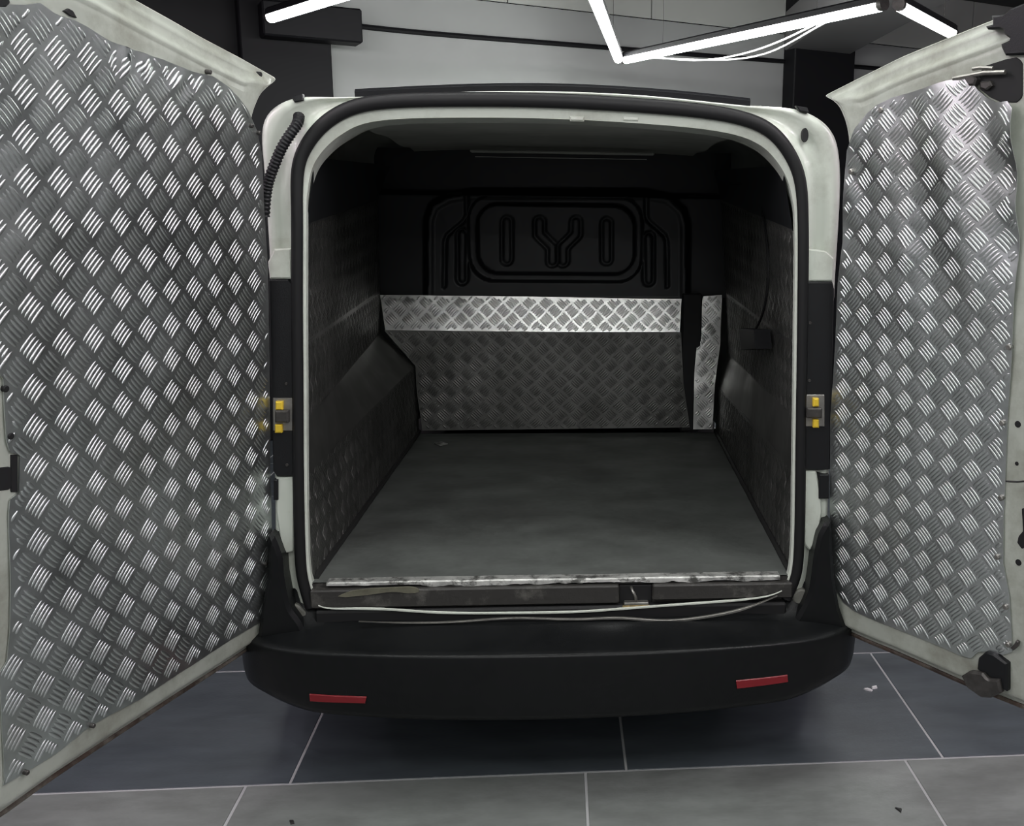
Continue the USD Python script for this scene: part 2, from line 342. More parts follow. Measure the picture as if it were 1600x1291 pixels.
# ------------------------------------------------------------------ LED tubes
ZT = 2.50
def tube_light(a, b, label, group=None, led=m_led):
    a, b = np.array(a, float), np.array(b, float); L = np.linalg.norm(b - a); e = (b - a) / L; n = np.array([-e[1], e[0], 0])
    t = thing('light_tube', label, 'light tube', group)
    a2, b2 = a + e * .03, b - e * .03
    prof = [(.029 * math.sin(x), -.029 * math.cos(x)) for x in np.linspace(-1.9, 1.9, 13)]
    R = np.array([[p + n * x + np.array([0, 0, z]) for x, z in prof] for p in (a2, b2)])
    m = gridmesh(R)
    obj('diffuser', fix(cat_([m])), led, t, smooth=60)
    hs = [(-.031, .010), (-.031, .036), (-.02, .046), (.02, .046), (.031, .036), (.031, .010)]
    obj('housing', hull([p + n * x + np.array([0, 0, z]) for p in (a2, b2) for x, z in hs]), m_pillar, t, smooth=False)
    for p, q in ((a, a2), (b2, b)):
        obj('end_cap', tube([p + [0, 0, .004], q + [0, 0, .004]], .0315, 12), m_dsteel, t)
    for f in (.2, .8):
        p = a + (b - a) * f; obj('hanger_wire', tube([p + [0, 0, .03], [p[0], p[1], ZC]], .0012, 5), m_dsteel, t)
    return t
E0, E1 = onZ(420, 28, ZT), onZ(510, 0, ZT); A = onZ(967, 95, ZT); A1 = onZ(930, 0, ZT); B = onZ(1397, 4, ZT); Cc = onZ(1489, 53, ZT)
def ext(p, q, L): d = (q - p) / np.linalg.norm(q - p); return p + d * L
Aa = ext(A, B, .02); 
tube_light(E0, ext(E0, E1, 2.0), 'bright light tube hanging over the left pillar')
tube_light(ext(A, A1, .06), ext(A, A1, 3.0), 'bright light tube running from the middle of the wall towards the viewer')
long_tube = tube_light(ext(A, B, .06), ext(B, A, .06), 'long bright light tube with two white cords sagging below it')
tube_light(ext(B, Cc, .06), Cc, 'bright light tube on the far right ending at the open right door')
ZH = 2.74
g = 'light tubes of the hexagon grid out of view'
for ctr, R, where in (((0.1, -1.3), 1.3, 'between the open doors'), ((-2.6, -1.0), 1.15, 'left of the left door'), ((2.7, -1.0), 1.15, 'right of the right door'), ((0.1, -4.2), 1.0, 'behind the viewer')):
    P = [np.array([ctr[0] + R * math.cos(k * math.pi / 3 + .5), ctr[1] + R * math.sin(k * math.pi / 3 + .5), ZH]) for k in range(6)]
    for k in range(6):
        m_ = (P[k] + P[(k + 1) % 6]) / 2 - np.array([ctr[0], ctr[1], ZH]); an = math.degrees(math.atan2(m_[1], m_[0])) % 360
        tube_light(ext(P[k], P[(k + 1) % 6], .06), ext(P[(k + 1) % 6], P[k], .06), 'light tube on the %s side of the hexagon overhead %s' % (('right', 'right rear', 'left rear', 'left', 'left front', 'right front')[int(((an + 30) % 360) // 60)], where), g, m_led_pink if abs(ctr[0]) > 1 else m_led)
for pts in (((1008, 88, .0), (1060, 88, .02), (1110, 80, .05), (1180, 62, .06), (1250, 38, .04), (1300, 25, .0)), ((1012, 90, .0), (1080, 88, .02), (1140, 80, .05), (1200, 66, .06), (1262, 42, .03), (1310, 24, .0))):
    obj('power_cord', tube(spline([onZ(u, v, ZT) - [0, 0, dz] for u, v, dz in pts], 30), .006, 6), m_wire, long_tube)

# ================================================================== the van
van = thing('cargo_van', 'white cargo van with both rear doors swung open on an empty plated bay', 'van', loc=(0, 0, 0))
Y0F = Frame((0, 0, 0), (1, 0, 0), (0, 0, 1), (0, 1, 0))
def yp(u, v, Y=0.0):
    p = onY(u, v, Y); return (p[0], p[2])
pairs = [((486, 948), (425, 985)), ((474, 905), (425, 930)), ((470, 868), (425, 870)), ((467, 746), (424, 745)), ((466, 600), (420, 600)), ((465, 450), (417, 440)), ((465, 330), (411, 330)), ((467, 262), (405, 250)), ((479, 229), (402, 214)),
         ((503, 198), (410, 178)), ((540, 173), (450, 152)), ((594, 160), (520, 150)), ((712, 156), (700, 142)), ((865, 158), (865, 140)), ((1047, 169), (1030, 148)), ((1150, 183), (1180, 163)), ((1204, 206), (1255, 170)),
         ((1235, 244), (1296, 192)), ((1249, 281), (1313, 222)), ((1254, 340), (1318, 300)), ((1254, 450), (1310, 440)), ((1252, 600), (1304, 600)), ((1250, 745), (1300, 745)), ((1247, 870), (1297, 870)), ((1241, 905), (1298, 930)), ((1228, 935), (1299, 975))]
NS = 200
S_in = spline([yp(*a) for a, b in pairs], NS); S_out = spline([yp(*b) for a, b in pairs], NS)
# --- body shell: sections along the van
def section(x, z): return x, z
base = np.vstack([S_out, ])
ys = [0.05, 0.12, 0.35, 0.9, 2.2, 2.9, 3.25, 3.7, 4.0, 4.2, 4.28]
wx = [1.0, 1.03, 1.09, 1.13, 1.13, 1.12, 1.10, 1.06, 1.0, .86, .70]
rz = [1.0, 1.002, 1.005, 1.01, 1.015, 1.0, .97, .74, .50, .44, .36]
Z_B = 0.36
def sect(y, w, r):
    P = S_out.copy(); x = P[:, 0] * w; z = Z_B + (P[:, 1] - Z_B) * r
    pts = np.c_[x, np.full(len(x), y), z]
    return np.vstack([[x[0] * .98, y, Z_B], pts, [x[-1] * .98, y, Z_B]])
body = gridmesh([sect(*a) for a in zip(ys, wx, rz)])
fr = sect(ys[-1], wx[-1], rz[-1]); frm = hull(np.vstack([fr, fr + [0, .04, 0]]))
obj('body_shell', fix(cat_([body, frm])), m_paint, van, smooth=40)
# --- rear frame around the opening: rings from the inner reveal out to the rounded body corner
def inset(S, d):
    t = np.gradient(S, axis=0); t /= np.linalg.norm(t, axis=1, keepdims=True); n = np.c_[-t[:, 1], t[:, 0]]; return S - n * d if (np.mean(((S - n * d)[60:140]), 0)[1] < np.mean(S[60:140], 0)[1]) else S + n * d
top = np.clip((S_in[:, 1] - 1.55) / .2, 0, 1)[:, None]
In1 = inset(S_in, .0135); In2 = inset(S_in, .019 + .022 * top) ; In3 = inset(S_in, .020 + .026 * top)
rows = []
def row(S, y): rows.append(np.c_[S[:, 0], np.broadcast_to(np.asarray(y, float).reshape(-1), (NS,)), S[:, 1]])
row(In3, .022 + .085 * top[:, 0]); row(In2, .005 + .003 * top[:, 0]); row(In2 * .5 + In1 * .5, .003); row(In1, .0)
for k, y in ((0, 0), (.12, .001), (.22, .004), (.30, .016), (.42, .020), (.58, .018), (.68, .008), (.80, .004), (.90, .010), (.96, .022), (1.0, .05)):
    t2 = np.clip(top[:, 0], 0, 1)
    row(S_in * (1 - k) + S_out * k, y)
frame = obj('rear_frame', fix(gridmesh(rows)), m_paint, van, smooth=50)
# small pressings hanging from the header
for u0, u1 in ((888, 915), (970, 1000)):
    q = [yp(u0, 181, .02), yp(u0 + 3, 190, .02), yp(u1 - 3, 191, .02), yp(u1, 182, .02)]
    obj('header_tab', prism(q, Frame((0, .003, 0), (1, 0, 0), (0, 0, 1), (0, 1, 0)), 0, .03, .004), m_paint, frame)
for u, v, ru, rv in ((1258, 211, 5, 11), (428, 117, 3, 2)):
    if v > 150: obj('drain_hole', prism([yp(u + ru * math.cos(a), v + rv * math.sin(a), .006) for a in np.linspace(0, 2 * np.pi, 18, endpoint=False)], Frame((0, .004, 0), (1, 0, 0), (0, 0, 1), (0, 1, 0)), 0, .02), m_dark, frame)
for pts in (((455, 152), (472, 146), (474, 157), (460, 160)), ((1244, 165), (1262, 168), (1265, 176), (1250, 174))):
    obj('corner_plug', prism([yp(*p, -.004) for p in pts], Frame((0, -.004, 0), (1, 0, 0), (0, 0, 1), (0, 1, 0)), 0, .02, .002), m_black, frame)
# black weather strip on the roof edge
rs = spline([(*yp(u, v, .02),) for u, v in ((556, 147), (700, 140), (865, 138), (1047, 148), (1171, 161))], 40)
rows = []
for o, dz in ((0, -.010), (-.012, -.008), (-.014, .004), (-.006, .011), (.02, .012), (.03, -.005)):
    rows.append(np.c_[rs[:, 0], np.full(40, .02 + o), rs[:, 1] + dz])
st = gridmesh(rows); caps = [hull(np.array(rows)[:, i]) if False else trimesh.Trimesh(np.array(rows)[:, i], [[0, 1, 2], [0, 2, 3], [0, 3, 4], [0, 4, 5]], process=False) for i in (0, -1)]
obj('roof_strip', fix(cat_([st, *caps])), m_black, van, smooth=40)
# rubber seal
sp = np.vstack([np.c_[S_in[:, 0], np.full(NS, -.006), S_in[:, 1]]])
th = np.linspace(0, 2 * np.pi, 12, endpoint=False)
tt = np.gradient(S_in, axis=0); tt /= np.linalg.norm(tt, axis=1, keepdims=True); nn = np.c_[-tt[:, 1], tt[:, 0]]
R = []
for i in range(NS):
    rw = .0145 + .003 * top[i, 0]
    R.append([[S_in[i, 0] + nn[i, 0] * rw * math.cos(a), -.006 + .012 * math.sin(a), S_in[i, 1] + nn[i, 1] * rw * math.cos(a)] for a in th])
obj('door_seal', fix(gridmesh(R, close_v=True)), m_rubber, van, smooth=60)
# --- black trim on the door pillars with the steel stop plate
F4 = Frame((0, -.005, 0), (1, 0, 0), (0, 0, 1), (0, 1, 0))
def yprism(px, Y, depth, bev, name, m, parent, **k):
    F = Frame((0, Y, 0), (1, 0, 0), (0, 0, 1), (0, 1, 0)); return obj(name, prism([yp(u, v, Y) for u, v in px], F, 0, depth, bev), m, parent, **k)
def rect(x0, y0, x1, y1): return [(x0, y0), (x1, y0), (x1, y1), (x0, y1)]
for side, tr, pl, stops, mid, scr, tabs in (
        (0, [(419, 437), (457, 437), (459, 745), (427, 745), (423, 600)], rect(426, 622, 457.5, 674), (rect(430, 628, 441, 641), rect(429, 664, 440, 677)), rect(429, 642, 450, 661), ((447, 600), (448, 727)), ([(428, 389), (455, 388), (456, 436), (421, 436), (418, 410)],)),
        (1, [(1258, 441), (1304, 441), (1297, 735), (1256, 735)], rect(1257, 617, 1289, 667), (rect(1271, 623, 1280, 636), rect(1271, 656, 1280, 669)), rect(1261, 638, 1285, 654), ((1266, 505), (1265, 595)), ([(1259, 388), (1290, 392), (1304, 404), (1302, 440), (1259, 440)],))):
    t = yprism(tr, -.008, .03, .003, 'pillar_trim', m_black, van)
    p = yprism(pl, -.013, .008, .002, 'stop_plate', m_steel, t, label='steel plate with yellow stops on the black pillar trim')
    for s in stops: yprism(s, -.026, .014, .003, 'stop_block', m_yellow, t)
    yprism(mid, -.030, .018, .004, 'latch_roller', m_dsteel, t)
    for u, v in scr: yprism([(u + 2.6 * math.cos(a), v + 2.6 * math.sin(a)) for a in np.linspace(0, 2 * np.pi, 10, endpoint=False)], -.011, .006, .001, 'screw', m_dsteel, t)
    for tb in tabs: yprism(tb, -.004, .02, .004, 'pillar_step', m_paint, frame)
for px in ([(431, 746), (459, 746), (460, 775), (459, 862), (447, 866), (438, 850), (431, 800)], [(1257, 736), (1276, 736), (1283, 775), (1285, 800), (1278, 838), (1266, 862), (1256, 850)]):
    yprism(px, -.004, .02, .004, 'pillar_step', m_paint, frame)
for px in (rect(427, 750, 434, 782), rect(1280, 742, 1296, 780)): yprism(px, -.012, .03, .003, 'hinge', m_black, van)
# corrugated conduit at the upper left corner
cp = spline([onY(u, v, Y) for u, v, Y in ((467, 181, .005), (465, 192, -.012), (455, 208, -.025), (441, 230, -.03), (430, 255, -.03), (421, 280, -.03), (416, 303, -.03), (413, 338, -.028))], 130)
obj('cable_conduit', tube(cp, .0122 + .0013 * np.sin(np.arange(130) * 2 * np.pi / 4), 12), m_black, van, smooth=60)
# --- bumper
plan = spline([(-.875, .62), (-.875, .35), (-.857, .10), (-.81, -.03), (-.71, -.105), (-.5, -.15), (-.25, -.17), (0, -.175), (.25, -.17), (.5, -.15), (.71, -.105), (.81, -.03), (.857, .10), (.875, .35), (.875, .62)], 161)
pt = np.gradient(plan, axis=0); pt /= np.linalg.norm(pt, axis=1, keepdims=True); pn = np.c_[pt[:, 1], -pt[:, 0]]
def bumper_prof(x):
    a = min(1, max(0, (abs(x) - .60) / .22)); a = a * a * (3 - 2 * a)
    up = .10 * a; lo = .040 * a + .012 * (abs(x) / .6) ** 2 * (1 - a) + .0
    ins = .05 * a
    dip = .010 * math.exp(-((x - .15) / .07) ** 2)
    return [(-.09, .235 + lo), (-.03 - ins * .3, .238 + lo), (-.010 - ins * .2, .250 + lo), (-.004, .268 + lo * .9), (0, .30 + lo * .6), (.002, .36), (.002, .405), (.001, .425), (-.001, .430), (-.005, .434), (-.020, .438), (-.045, .446 - dip * .3), (-.080, .457 - dip), (-.105, .467 - dip * .5 + up * .3), (-.120, .472 + up), (-.130, .471 + up), (-.136, .462 + up)]
def bump_at(i): return [(plan[i, 0] + pn[i, 0] * o, plan[i, 1] + pn[i, 1] * o, z) for o, z in bumper_prof(plan[i, 0])]
bumper = obj('bumper', fix(gridmesh([bump_at(i) for i in range(161)])), m_bumper, van, smooth=40)
def on_bumper(u, v):
    best = None
    for Yt in np.linspace(-.2, .05, 120):
        p = onY(u, v, Yt); k = np.interp(p[0], plan[:, 0], np.arange(161)); yb = np.interp(k, np.arange(161), plan[:, 1])
        d = abs(yb - Yt)
        if best is None or d < best[0]: best = (d, p)
    return best[1]
for q in ([(484, 1084), (573, 1088), (571, 1099), (485, 1096)], [(1150, 1063), (1230, 1054), (1231, 1066), (1151, 1076)]):
    P = np.array([on_bumper(*a) for a in q]); t0 = np.linspace(0, 1, 7)[:, None]
    topc, botc = P[0] * (1 - t0) + P[1] * t0, P[3] * (1 - t0) + P[2] * t0
    for Q in (topc, botc): Q[:, 1] = np.interp(Q[:, 0], plan[:, 0], plan[:, 1])
    o = np.array([0, -.004, 0]); inn = np.array([0, .01, 0]); ch = np.array([0, 0, .002])
    obj('reflector', fix(gridmesh([topc + inn, topc + o * .4, topc + o - ch, botc + o + ch, botc + o * .4, botc + inn])), m_red, bumper, smooth=30, label='red reflector strip')
# wings of the bumper that climb the pillars
for px in ([(418, 838), (428, 840), (433, 852), (440, 872), (442, 901), (447, 930), (453, 952), (470, 975), (480, 1000), (440, 1015), (400, 1010), (408, 950), (418, 900)], [(1300, 815), (1290, 818), (1279, 838), (1272, 873), (1269, 900), (1265, 925), (1257, 945), (1243, 970), (1240, 1000), (1290, 1015), (1326, 990), (1312, 950), (1304, 900)]):
    yprism(px, -.045, .06, .010, 'bumper_wing', m_bumper, bumper)
# rubber rest buttons at the foot of each pillar
for px in ([(449, 950), (460, 945), (472, 952), (480, 964), (470, 972), (458, 968)], [(1238, 931), (1250, 922), (1262, 925), (1266, 936), (1252, 945), (1241, 942)]):
    yprism(spline(px + px[:1], 24)[:-1], -.010, .03, .004, 'rest_button', m_foot, frame)
# --- sill
sill = obj('sill_panel', fix(cat_([box(-.640, .172, -.022, .02, .505, .556, .004), box(.262, .645, -.022, .02, .512, .556, .004), box(-.62, .62, .0, .03, .47, .54)])), m_sill, van, smooth=False)
obj('striker_recess', fix(box(.172, .262, -.004, .018, .495, .55, .002)), m_dark, sill, smooth=False)
obj('striker', fix(cat_([tube(spline([(.205, -.004, .545), (.207, -.03, .545), (.215, -.034, .53), (.217, -.03, .515)], 14), .004, 8), box(.185, .252, -.024, -.004, .500, .508, .002)])), m_steel, sill)
obj('rust_patch', fix(box(.180, .256, -.027, -.006, .490, .500, .003)), mat('rust_yellow', (0.34, 0.25, 0.10), .7, var=.6, scale=60), sill, smooth=False)
fl = spline([onY(u, v, -.032) for u, v in ((497, 947), (510, 951), (560, 952), (619, 954), (681, 958), (780, 959), (900, 957), (963, 953), (1016, 949), (1097, 943), (1197, 933), (1222, 924))], 70)
ends = np.clip(np.minimum(np.arange(70), 69 - np.arange(70)) / 9, .15, 1)
def lipstrip(c, h, back):
    c = np.array(c); o = lambda y, z: c + np.stack([0 * c[:, 0], 0 * c[:, 0] + y, np.broadcast_to(z, len(c))], 1)
    return fix(gridmesh([o(back, h), o(.001, h), o(0, h * .6), o(0, -h * .6), o(.001, -h), o(back, -h)]))
obj('sill_flange', lipstrip(fl, .0030 * ends, .006), m_paint, sill, smooth=30)
lip = spline([onY(u, v, -.058) for u, v in ((560, 972), (620, 974), (681, 974), (740, 971), (806, 967), (900, 969), (954, 967), (1000, 969), (1047, 971), (1110, 964), (1157, 954), (1191, 942), (1215, 932))], 70)
obj('lower_flange', lipstrip(lip, np.linspace(.0016, .0048, 70) * ends, .007), m_steel, sill, smooth=30)
obj('sill_step', fix(box(-.63, .63, -.026, .03, .44, .50, .006)), m_dark, van, smooth=False)
# --- cargo floor
ZF = .569
rng = np.random.default_rng(4)
Ps = np.array([[(x, y, ZF + .0025 * fnoise(np.array([x]), np.array([y]), 7, 2)[0] * (1 if y > .02 else .3)) for x in np.linspace(-.642 + .012 * y, .648 + .018 * y, 60)] for y in np.linspace(.004, 1.74, 80)])
bd = gridmesh(Ps)
bdf = hull([(x, y, z) for x, y in ((-.640, .004), (.647, .004), (-.628, 1.74), (.675, 1.74)) for z in (ZF - .018, ZF - .003)])
board = obj('floor_board', fix(cat_([bd])), m_floor_wood, van, smooth=60)
obj('board_core', bdf, m_sill, board, smooth=False)
xs = np.linspace(-.60, .612, 180)
zt = ZF + .003 + .0018 * fnoise(xs, xs * 0, 14, 5); zl = ZF - .010 - .006 * fnoise(xs, xs * 0 + 1, 22, 6) * 2 - .004 * (fnoise(xs, xs * 0 + 3, 60, 7))
zl = np.where(xs < -.35, ZF - .006, zl)
rows = [np.c_[xs, np.full(180, .03), zt - .001], np.c_[xs, np.full(180, -.002), zt], np.c_[xs, -.006 + 0 * xs, zt - .003], np.c_[xs, -.007 + .004 * fnoise(xs, xs * 0, 30, 8), zl]]
obj('edge_strip', fix(gridmesh(rows)), m_edge, board, smooth=30, label='chipped metal strip along the rear edge of the floor')
tp = spline([yp(u, v, -.024) for u, v in ((528, 932), (545, 925), (580, 920), (620, 918), (650, 919), (655, 924), (640, 927), (615, 925), (580, 929), (540, 933))], 40)
obj('torn_tape', prism(tp, Frame((0, -.0235, 0), (1, 0, 0), (0, 0, 1), (0, 1, 0)), -.002, .004), m_beige, sill, smooth=False)
obj('loose_scrap', hull([onZ(u, v, ZF) + [0, 0, dz] for u, v in ((677, 694), (690, 692), (700, 695), (688, 698)) for dz in (.002, .005)]), m_edge, board, smooth=False)
# --- linings of the cargo bay
LB, FB = 1.745, .018
Lf = [(-.640, .572), (-.638, .865), (-.635, 1.0), (-.630, 1.2), (-.606, 1.50), (-.575, 1.66), (-.50, 1.755)]
Lk = [(-.621, .58), (-.627, .868), (-.768, 1.01), (-.762, 1.18), (-.757, 1.56), (-.70, 1.70), (-.60, 1.757)]
Rf = [(.648, .572), (.646, .86), (.643, 1.0), (.634, 1.2), (.612, 1.50), (.580, 1.66), (.50, 1.755)]
Rk = [(.677, .578), (.681, .78), (.720, .92), (.705, 1.18), (.672, 1.58), (.640, 1.70), (.55, 1.757)]
def lining(F, K, sd, seed):
    for i in range(5):
        p00, p10 = (F[i][0], FB, F[i][1]), (K[i][0], LB, K[i][1]); p01, p11 = (F[i + 1][0], FB, F[i + 1][1]), (K[i + 1][0], LB, K[i + 1][1])
        lx = LB - FB; ly = max(np.hypot(F[i + 1][0] - F[i][0], F[i + 1][1] - F[i][1]), np.hypot(K[i + 1][0] - K[i][0], K[i + 1][1] - K[i][1]))
        f = bilinear(p00, p10, p01, p11, lx, ly, side=sd, warp=.003, seed=seed + i)
        if i in (1, 4):
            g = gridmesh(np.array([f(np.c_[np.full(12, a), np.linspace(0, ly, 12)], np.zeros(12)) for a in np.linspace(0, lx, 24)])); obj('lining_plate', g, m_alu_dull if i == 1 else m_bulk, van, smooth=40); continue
        yield i, f, lx, ly
for F_, K_, sd, seed in ((Lf, Lk, 1, 10), (Rf, Rk, -1, 30)):
    for i, f, lx, ly in lining(F_, K_, sd, seed):
        cuts = [0, .62, lx] if i == 0 else [0, lx]
        for a, b in zip(cuts[:-1], cuts[1:]):
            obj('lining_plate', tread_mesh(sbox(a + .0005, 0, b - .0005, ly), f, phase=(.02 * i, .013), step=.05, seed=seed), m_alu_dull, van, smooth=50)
# corner beads where lining meets the floor, worn and dark
for pts in ([(-.638, .03, .572), (-.620, 1.74, .578)], [(.646, .03, .572), (.675, 1.74, .578)]):
    q = np.array([np.array(pts[0]) * (1 - t) + np.array(pts[1]) * t for t in np.linspace(0, 1, 60)]); q[:, 2] += .003 * fnoise(q[:, 1], q[:, 0], 30, 3)
    obj('floor_bead', tube(q, .010 + .004 * fnoise(q[:, 1], q[:, 0], 40, 4), 7), m_chip, van)
# headliner
hp = np.array([[(x0 * (1 - t) + x1 * t, y, 1.757 + .012 * (1 - abs(2 * t - 1) ** 3) + .004 * math.sin(y * 9)) for t in np.linspace(0, 1, 30)] for y, x0, x1 in [(y, -.50 - .10 * y / 1.745, .50 + .05 * y / 1.745) for y in np.linspace(.07, 1.745, 40)]])
obj('headliner', gridmesh(hp), m_head, van, smooth=60)
a, b = onY(735, 239, 1.52), onY(1022, 241, 1.52)
obj('roof_bow', fix(cat_([box(a[0], b[0], 1.50, 1.54, 1.746, 1.757, .004), box(a[0] + .02, b[0] - .03, 1.497, 1.50, 1.728, 1.731)])), m_head, van, smooth=False)
# --- bulkhead: pressed steel, one height field
BY = 1.75
def bp(u, v): return yp(u, v, BY)
gx, gz = np.meshgrid(np.arange(-.80, .7401, .006), np.arange(1.16, 1.7801, .006), indexing='ij')
pts = shapely.points(gx.ravel(), gz.ravel())
def dist(g): return shapely.distance(pts, g).reshape(gx.shape)
def rr(u0, v0, u1, v1, r):
    (xa, za), (xb, zb_) = bp(u0, v1), bp(u1, v0); return sbox(xa + r, za + r, xb - r, zb_ - r).buffer(r, quad_segs=12)
def sm(d, a, b): t = np.clip((d - a) / (b - a), 0, 1); return t * t * (3 - 2 * t)
H = np.zeros_like(gx)
arch = Polygon([bp(*p) for p in ((668, 475), (668, 345), (676, 322), (700, 308), (730, 303), (1010, 303), (1045, 310), (1066, 330), (1072, 350), (1072, 475))])
H -= .055 * sm(dist(arch), .0, .025)                      # around the arch the panel falls back
H += .008 * sm(dist(arch.exterior), .030, .012) * (dist(arch) < .001)
oval = rr(735, 309, 1003, 438, .10); oin = rr(748, 323, 991, 426, .085)
H -= .022 * sm(dist(oval), .006, .0) * sm(dist(oin), .0, .008)
H += .006 * (dist(oin) < 1e-6)
from shapely.geometry import LineString
def groove(px, w, d):
    global H
    g = LineString([bp(*p) for p in px]); dd = dist(g); H -= d * sm(-np.abs(dd - w), -.010, -.002)
for px in (((792, 347), (792, 405)), ((948, 349), (948, 405)), ((843, 347), (843, 366), (863, 386), (863, 408)), ((900, 347), (900, 366), (880, 386), (880, 408))): groove(px, .021, .007)
for px in (((722, 366), (722, 436)), ((1014, 371), (1014, 438))): groove(px, .020, .013)
for px in (((729, 303), (729, 338), (724, 346), (698, 368), (695, 378), (694, 448)), ((1010, 305), (1010, 340), (1015, 347), (1039, 368), (1042, 378), (1043, 448))): groove(px, .001, .010)
H -= .10 * sm(gz, 1.585, 1.60)
P = np.stack([gx, BY - H, gz], -1)
bulk = obj('bulkhead', gridmesh(P, flip=True), m_bulk, van, smooth=True)
# plates across the lower bulkhead
def plate_px(px, Y, tilt, name, m, parent, label=None, phase=(0, 0), warp=.002, seed=7, bars=True):
    """px outline traced on a plane through depth Y that leans back by tilt; the shape is cut from tread plate"""
    v_low = max(v for u, v in px); o = onY(px[0][0], v_low, Y)
    u = np.array([0, math.sin(tilt), math.cos(tilt)]); n = np.array([0, -math.cos(tilt), math.sin(tilt)]); F = Frame(o, (1, 0, 0), u, n)
    pl = Polygon([F.px(*p) for p in px])
    def f(p, h): return F(np.c_[p, h + warp * 2 * fnoise(p[:, 0], p[:, 1], 8, seed)])
    return obj(name, tread_mesh(pl, f, phase=phase, step=.04), m, parent, smooth=50, label=label)
plate_px([(594, 461), (700, 462), (860, 464), (1000, 467), (1065, 467), (1062, 519), (900, 519), (700, 517), (602, 516)], 1.70, math.radians(11), 'bulkhead_plate', m_alu_new, van, label='bright strip of tread plate across the bulkhead', phase=(.01, .02), warp=.004)
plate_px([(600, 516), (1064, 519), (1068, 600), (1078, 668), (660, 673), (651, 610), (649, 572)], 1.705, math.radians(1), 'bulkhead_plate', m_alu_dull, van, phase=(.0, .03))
plate_px([(1099, 463), (1128, 461), (1125, 540), (1117, 600), (1113, 671), (1083, 671), (1085, 580), (1089, 538), (1091, 495)], 1.66, math.radians(9), 'bulkhead_plate', m_alu_new, van, label='narrow bright upright strip of tread plate beside the bulkhead', phase=(.03, .0), warp=.010, seed=12)
obj('bulkhead_post', fix(box(.515, .60, 1.715, 1.745, .58, 1.185, .006)), m_dark, van, smooth=False)
# lamp lead and socket on the right-hand lining
wl = spline([onX(u, v, .625) for u, v in ((1140, 287), (1165, 286), (1184, 290), (1190, 318), (1196, 360), (1200, 410), (1198, 460), (1190, 495), (1181, 514))], 60)
obj('lamp_lead', tube(wl, .004, 6), m_rubber, van)
so = [onX(u, v, .62) for u, v in ((1169, 513), (1193, 515), (1196, 545), (1172, 547))]
obj('lamp_socket', hull([p + [d, 0, 0] for p in so for d in (-.03, .02)]), m_black, van, smooth=False)
# --- wheels and underbody
for x in (-.78, .78):
    for y in (.78, 3.45):
        prof = np.array([(.0, -.0), (.20, .0), (.205, .06), (.27, .085), (.31, .075), (.318, .0)]);
        prof = np.array([(.19, -.09), (.27, -.098), (.305, -.085), (.315, -.05), (.316, .05), (.305, .085), (.27, .098), (.19, .09), (.19, -.09)])
        w = trimesh.creation.revolve(prof, sections=36); w.apply_transform(trimesh.transformations.rotation_matrix(np.pi / 2, [0, 1, 0])); w.apply_translation((x, y, .317))
        wh = obj('wheel', fix(w), m_tyre, van, smooth=40)
        r_ = trimesh.creation.revolve(np.array([(0, -.05), (.06, -.07), (.12, -.04), (.17, -.06), (.192, -.085), (.192, .085), (0, .07)]), sections=30); r_.apply_transform(trimesh.transformations.rotation_matrix(math.copysign(np.pi / 2, -x), [0, 1, 0])); r_.apply_translation((x, y, .317))
        obj('rim', fix(r_), m_steel, wh, smooth=30)
obj('underbody', fix(box(-.62, .62, .0, 4.1, .26, .42, .03)), m_dark, van, smooth=False)

# ================================================================== rear doors
def mkframe(H0, H1, d, sgn):
    H0, H1, d = (np.array(a, float) for a in (H0, H1, d)); d /= np.linalg.norm(d)
    u = H1 - H0; u -= d * (u @ d); u /= np.linalg.norm(u); n = np.cross(d, u) * sgn; return Frame(H0, d, u, n)   # n points out of the van when shut
FL = mkframe((-.765, .02, .42), (-.631, -.01, 1.83), (-.29, -.957, 0), 1)
FR = mkframe((.79, -.03, .42), (.667, -.01, 1.83), (.54, -.842, 0), -1)
def smooth_outline(p, n=300, k=2):
    q = poly_resample(p, n)
    for _ in range(k): q = (np.roll(q, 1, 0) + 2 * q + np.roll(q, -1, 0)) / 4
    return q
def door_shell(F, outline, n=420):
    q = smooth_outline(outline, n, 2)
    P0 = Polygon(q).buffer(0); DM = .075
    inn = P0.buffer(-DM, join_style=1).exterior
    far = np.array([inn.interpolate(inn.project(Point(*p))).coords[0] for p in q])
    for _ in range(6): far = (np.roll(far, 1, 0) + 2 * far + np.roll(far, -1, 0)) / 4
    dl = far - q; L = np.linalg.norm(dl, axis=1, keepdims=True); dirn = dl / L
    up = np.clip(-dirn[:, 1], 0, 1) ** 1.5
    def ring(d, w, d2=None, w2=None):
        d2 = d if d2 is None else d2; w2 = w if w2 is None else w2
        dd = (d * (1 - up) + d2 * up) / DM
        return np.c_[q + dl * dd[:, None], w * (1 - up) + w2 * up]
    R = [ring(.008, .046), ring(0, .040), ring(0, .0225), ring(.0022, .0205), ring(.006, .0215), ring(.011, .020, .015, .019), ring(.015, .014, .020, .013), ring(.019, .006, .026, .014), ring(.023, .002, .040, .013), ring(.028, 0, .048, .006), ring(.034, 0, .052, .002), ring(.040, 0, .058, .0), ring(.05, 0, .062, .003), ring(.058, 0, .066, .002), ring(.075, 0)]
    ms = [gridmesh([F(r) for r in R], close_v=True)]
    for r, w in ((R[-1], 0.0), (R[0], .046)):
        pg = Polygon(r[:, :2]).buffer(0)
        if pg.geom_type != 'Polygon': pg = max(pg.geoms, key=lambda a: a.area)
        v, f = trimesh.creation.triangulate_polygon(pg, engine='earcut'); ms.append(trimesh.Trimesh(F(np.c_[v, np.full(len(v), w)]), f, process=False))
    m = cat_(ms); m.merge_vertices(digits_vertex=5); return fix(m)
